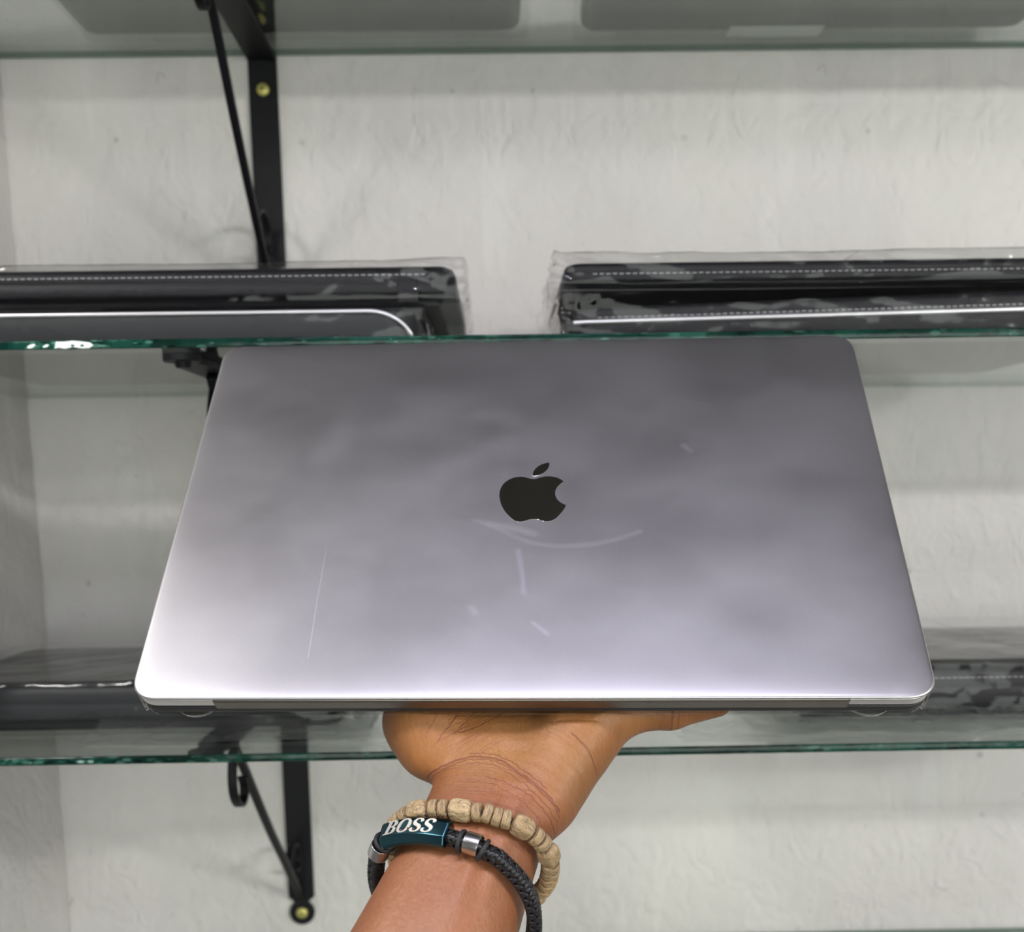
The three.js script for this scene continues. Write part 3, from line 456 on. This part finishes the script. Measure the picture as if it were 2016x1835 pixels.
{
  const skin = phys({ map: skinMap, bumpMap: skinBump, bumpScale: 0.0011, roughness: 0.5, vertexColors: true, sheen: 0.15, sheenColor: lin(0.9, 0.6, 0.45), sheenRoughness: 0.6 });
  const g = surfaceNet(bodySDF, [-150, -102, -182], [106, -6, 256], 1.0, (x, y, z, ny, nx) => { const dorsal = smooth(0.1, -0.5, ny), edge = Math.max(smooth(40, 66, x), smooth(0.25, 0.85, Math.abs(nx)) * (z < 60 ? 1 : 0.5)) * (1 - dorsal); return [1 - 0.45 * dorsal - 0.24 * edge, 1 - 0.52 * dorsal - 0.3 * edge, 1 - 0.55 * dorsal - 0.34 * edge]; });  // thumb and side-facing skin: pigment, with shade also put into the colour
  const p = held('person', 'bare right hand and forearm, palm up, carrying the closed laptop from below', 'person');
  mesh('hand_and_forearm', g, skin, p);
}

// ------------------------------------------------------------------ bracelets: rings that follow the skin
const PLATE = { x0: -60.5, x1: -31.5 };             // ends of the engraved plate along the leather bracelet, by x in millimetres
function ring(center, normal, off, n = 240) {         // closed curve round the arm in a tilted plane, lying off millimetres over the skin
  const N = new THREE.Vector3(...normal).normalize(), E1 = new THREE.Vector3(1, 0, 0).addScaledVector(N, -N.x).normalize(), E2 = N.clone().cross(E1).normalize(); if (E2.y < 0) { E2.negate(); }
  const C = new THREE.Vector3(...center), out = [];
  for (let i = 0; i < n; i++) { const a = i / n * 2 * Math.PI, d = E1.clone().multiplyScalar(Math.cos(a)).addScaledVector(E2, Math.sin(a)); let r = 5; for (let k = 0; k < 60; k++) { const q = C.clone().addScaledVector(d, r), s = bodySDF(q) - off; if (s > -0.02) break; r += Math.max(0.05, -s * 0.8); } out.push(r); }
  for (let pass = 0; pass < 10; pass++) { const o = out.slice(); for (let i = 0; i < n; i++) out[i] = Math.max(o[i], (o[(i + 1) % n] + o[(i + n - 1) % n]) / 2 * 0.5 + o[i] * 0.5); }
  const pts = out.map((r, i) => { const a = i / n * 2 * Math.PI; return C.clone().addScaledVector(E1, r * Math.cos(a)).addScaledVector(E2, r * Math.sin(a)); });
  const curve = new THREE.CatmullRomCurve3(pts, true), L = curve.getLength();
  curve.arcLengthDivisions = 600; curve.updateArcLengths();
  return { curve, L, N, C, frame(s) { const u = ((s / L) % 1 + 1) % 1, p = curve.getPointAt(u), t = curve.getTangentAt(u), g = new THREE.Vector3(bodySDF(V(p.x + 4, p.y, p.z)) - bodySDF(V(p.x - 4, p.y, p.z)), bodySDF(V(p.x, p.y + 4, p.z)) - bodySDF(V(p.x, p.y - 4, p.z)), bodySDF(V(p.x, p.y, p.z + 4)) - bodySDF(V(p.x, p.y, p.z - 4))), out2 = g.addScaledVector(t, -g.dot(t)).normalize(); return { p, t, out: out2, side: t.clone().cross(out2).normalize(), u }; } };
}
const mm = (g) => g.scale(0.001, 0.001, 0.001);
{
  const t = held('bead_bracelet', 'tan wooden bead bracelet of cubes and discs, nearer the palm', 'bracelet');
  const R = ring([-29.2, -36.7, 53.0], [-0.163, 0.224, 0.87], 4.5);
  const woodTex = dataTex(256, 256, (u, v, x, y) => { const a = fbm(x / 16, y / 40, 1, 3), b = fbm(x / 5, y / 5, 4, 2), c = smooth(0.62, 0.72, fbm(x / 22, y / 22, 9, 3)); return [0.86 - 0.16 * a - 0.08 * b - 0.14 * c, 0.77 - 0.17 * a - 0.08 * b - 0.12 * c, 0.63 - 0.19 * a - 0.08 * b - 0.08 * c]; }, true);
  const bump = dataTex(128, 128, (u, v, x, y) => fbm(x / 5, y / 9, 2, 3));
  const tones = [[1, 1, 1], [0.86, 0.83, 0.82], [0.97, 0.9, 0.82], [0.8, 0.76, 0.74]].map((c) => std({ map: woodTex, bumpMap: bump, bumpScale: 0.0008, color: lin(...c), roughness: 0.72 }));
  const cubeShape = (sd) => { const g = mergeVertices(new THREE.SphereGeometry(1, 28, 20).deleteAttribute('normal')), p = g.attributes.position; for (let i = 0; i < p.count; i++) { const v = new THREE.Vector3().fromBufferAttribute(p, i), k = 3.6, q = (Math.abs(v.x) ** k + Math.abs(v.y) ** k + Math.abs(v.z) ** k) ** (-1 / k), f = 1 + 0.06 * (noise(v.x * 2 + sd, v.y * 2, v.z * 2) - 0.5); p.setXYZ(i, v.x * q * 4.15 * f, v.y * q * 4.35 * f, v.z * q * 4.35 * f); } g.computeVertexNormals(); return mm(g); };
  const cubes = [0, 3, 6].map(cubeShape);
  const disc = mm(new THREE.LatheGeometry([[0.9, -1.55], [3.6, -1.6], [4.15, -1.2], [4.25, -0.6], [4.25, 0.6], [4.15, 1.2], [3.6, 1.6], [0.9, 1.55]].map((q) => new THREE.Vector2(...q)), 22).rotateZ(Math.PI / 2));
  const place = (s, geo, name, i, stretch) => { const f = R.frame(s), m = mesh(name, geo, tones[i % 4], t); m.position.copy(f.p).multiplyScalar(0.001); m.quaternion.setFromRotationMatrix(new THREE.Matrix4().makeBasis(f.t, f.out, f.side)); m.rotateX((rnd() - 0.5) * 0.5); m.rotateY((rnd() - 0.5) * 0.08); m.scale.x = 0.985 * stretch; };
  // start at the cube beside the engraved plate and go round towards the thumb: cubes and groups of discs
  const seq = [...'CddddCddCdddddCdddCdddCdddCdddCddCdd'], lenOf = (q) => (q === 'C' ? 8.4 : 3.4), used = seq.reduce((a, q) => a + lenOf(q), 0), scale = R.L / used;
  const s0 = nearX(R, -28), dir = R.frame(s0).t.x > 0 ? 1 : -1; let s = s0 - dir * 4.2 * scale;
  seq.forEach((q, i) => { const l = lenOf(q) * scale; place(s + dir * l / 2, q === 'C' ? cubes[i % 3] : disc, 'bead', Math.floor(rnd() * 4), scale); s += dir * l; });
  const fr = Array.from({ length: 160 }, (_, j) => { const f = R.frame(j / 160 * R.L); return { p: f.p.multiplyScalar(0.001), u: f.out, v: f.side }; });
  mesh('cord', sweep(fr, circle(0.0007, 8), true), M.rubber, t);
}
function nearX(R, x) { let best = 0, bd = 1e9; for (let k = 0; k < 800; k++) { const p = R.frame(R.L * k / 800).p, d = Math.abs(p.x - x) + (p.y < R.C.y ? 1000 : 0); if (d < bd) { bd = d; best = R.L * k / 800; } } return best; }
{
  const t = held('leather_bracelet', 'braided black leather bracelet with engraved dark plate and steel beads', 'bracelet');
  const R = ring([-21.3, -35.5, 75], [-0.332, 0.385, 0.87], 5.0);
  const sA = nearX(R, PLATE.x0), sB = nearX(R, PLATE.x1), sgn = Math.sign(sB - sA);
  const leather = std({ color: lin(0.012, 0.012, 0.014), roughness: 0.36 });
  for (let k = 0; k < 8; k++) {                        // eight flat strands plaited over and under one another
    const dir = k % 2 ? 1 : -1, n = 900, fr = [], turns = 15;
    for (let i = 0; i < n; i++) { const s = i / n * R.L, f = R.frame(s), a = dir * (i / n * turns * 2 * Math.PI) + Math.floor(k / 2) * Math.PI / 2, rad = 2.75 + 0.42 * Math.sin(4 * a * dir + (k % 2) * Math.PI), o = f.out.clone().multiplyScalar(Math.cos(a)).addScaledVector(f.side, Math.sin(a)), tan = f.t.clone().addScaledVector(f.out.clone().multiplyScalar(-Math.sin(a)).addScaledVector(f.side, Math.cos(a)), dir * 2.75 * turns * 2 * Math.PI / R.L).normalize(); fr.push({ p: f.p.clone().addScaledVector(o, rad).multiplyScalar(0.001), u: tan.clone().cross(o).normalize(), v: o }); }
    mesh('leather_strand', sweep(fr, [[-0.00125, 0], [-0.001, 0.0005], [0, 0.00075], [0.001, 0.0005], [0.00125, 0], [0.0008, -0.0005], [-0.0008, -0.0005]], true), leather, t);
  }
  const core = Array.from({ length: 200 }, (_, j) => { const f = R.frame(j / 200 * R.L); return { p: f.p.multiplyScalar(0.001), u: f.out, v: f.side }; });
  mesh('cord', sweep(core, circle(0.0025, 12), true), leather, t);
  const put = (name, geo, mat, at) => { const f = R.frame(at), m = mesh(name, geo, mat, t); m.position.copy(f.p).multiplyScalar(0.001); m.quaternion.setFromRotationMatrix(new THREE.Matrix4().makeBasis(f.t, f.out, f.side)); return m; };
  const beadGeo = mm(new THREE.LatheGeometry([[3.9, -3.1], [4.5, -3.4], [4.75, -3.1], [4.8, 0], [4.75, 3.1], [4.5, 3.4], [3.9, 3.1], [3.9, -3.1]].map((q) => new THREE.Vector2(...q)), 40).rotateZ(Math.PI / 2));
  const oring = mm(new THREE.TorusGeometry(4.3, 1.05, 14, 36).rotateY(Math.PI / 2));
  put('steel_bead', beadGeo, M.steel, sB + sgn * 10.4); put('steel_bead', beadGeo, M.steel, sA - sgn * 8.2);
  for (const at of [sB + sgn * 5.2, sB + sgn * 15.4, sA - sgn * 2.2]) put('rubber_ring', oring, M.rubber, at);
  // engraved plate, bent along the ring: flat face, bevelled lower and upper edge
  const A = R.frame(sA), B = R.frame(sB), C = R.frame((sA + sB) / 2), sag = C.p.clone().sub(A.p.clone().add(B.p).multiplyScalar(0.5)), bend = 0.55;
  const plateAt = (u) => {                             // u runs 0 to 1 from the plate's left end
    const p = A.p.clone().lerp(B.p, u).addScaledVector(sag, 1 - bend + bend * 4 * u * (1 - u)), t = B.p.clone().sub(A.p).addScaledVector(sag, bend * 4 * (1 - 2 * u)).normalize();
    const o = C.out.clone().lerp(u < 0.5 ? A.out : B.out, 0.3 * Math.abs(2 * u - 1)); o.addScaledVector(t, -o.dot(t)).normalize();
    const sd = t.clone().cross(o).normalize(); if (sd.z > 0) sd.negate();
    return { p, out: o, side: sd };
  };
  const n = 36, sec = [[-5.6, -2.6], [-6.3, -0.8], [-6.1, 0.6], [-3.4, 3.3], [3.4, 3.75], [4.8, 3.2], [5.4, 1.4], [5.3, -2.6]], rings = [];
  for (let i = 0; i <= n; i++) { const f = plateAt(i / n); rings.push(sec.map(([a, b]) => { const q = f.p.clone().addScaledVector(f.side, a).addScaledVector(f.out, b).multiplyScalar(0.001); return [q.x, q.y, q.z]; })); }
  const dense = []; for (const r of rings) { const o = []; r.forEach((q, j) => { const w = r[(j + 1) % r.length]; for (const e of [0.04, 0.5, 0.96]) o.push(q.map((c, d) => c + (w[d] - c) * e)); }); dense.push(o); }
  const plateMat = phys({ color: lin(0.05, 0.13, 0.17), metalness: 1, roughness: 0.2, iridescence: 1, iridescenceIOR: 1.8, iridescenceThicknessRange: [300, 330], side: THREE.DoubleSide });
  const plate = mesh('name_plate', loft(dense), plateMat, t); plate.userData.label = 'dark blue-green engraved metal plate';
  // raised lettering, bent with the plate
  const { FontLoader } = await import('three/addons/loaders/FontLoader.js');
  const { TextGeometry } = await import('three/addons/geometries/TextGeometry.js');
  const font = await new FontLoader().loadAsync('fonts/droid/droid_serif_bold.typeface.json');
  const inkMat = std({ color: lin(0.66, 0.63, 0.56), metalness: 0.5, roughness: 0.42 }), glyphs = [...'BOSS'].map((ch) => { const g = new TextGeometry(ch, { font, size: 6.7, depth: 0.22, curveSegments: 8, bevelEnabled: false }); g.computeBoundingBox(); return g; });
  const widths = glyphs.map((g) => g.boundingBox.max.x - g.boundingBox.min.x), total = widths.reduce((a, b) => a + b), long = A.p.distanceTo(B.p) * 1.02, fit = (0.78 * long - 1.6 - 3 * 0.55) / total;
  let x0 = 0.065 * long;
  glyphs.forEach((g, i) => {
    const p = g.attributes.position, m = g.boundingBox.min;
    for (let k = 0; k < p.count; k++) { const X = x0 + (p.getX(k) - m.x) * fit + p.getY(k) * 0.24, Y = p.getY(k) - 2.6, f = plateAt(X / long), q = f.p.clone().addScaledVector(f.side, Y).addScaledVector(f.out, 3.54 + 0.064 * Y + p.getZ(k)).multiplyScalar(0.001); p.setXYZ(k, q.x, q.y, q.z); }
    x0 += widths[i] * fit + 0.55;
    g.computeVertexNormals(); mesh('letter', g, inkMat, plate);
  });
}
renderer.render(scene, camera);
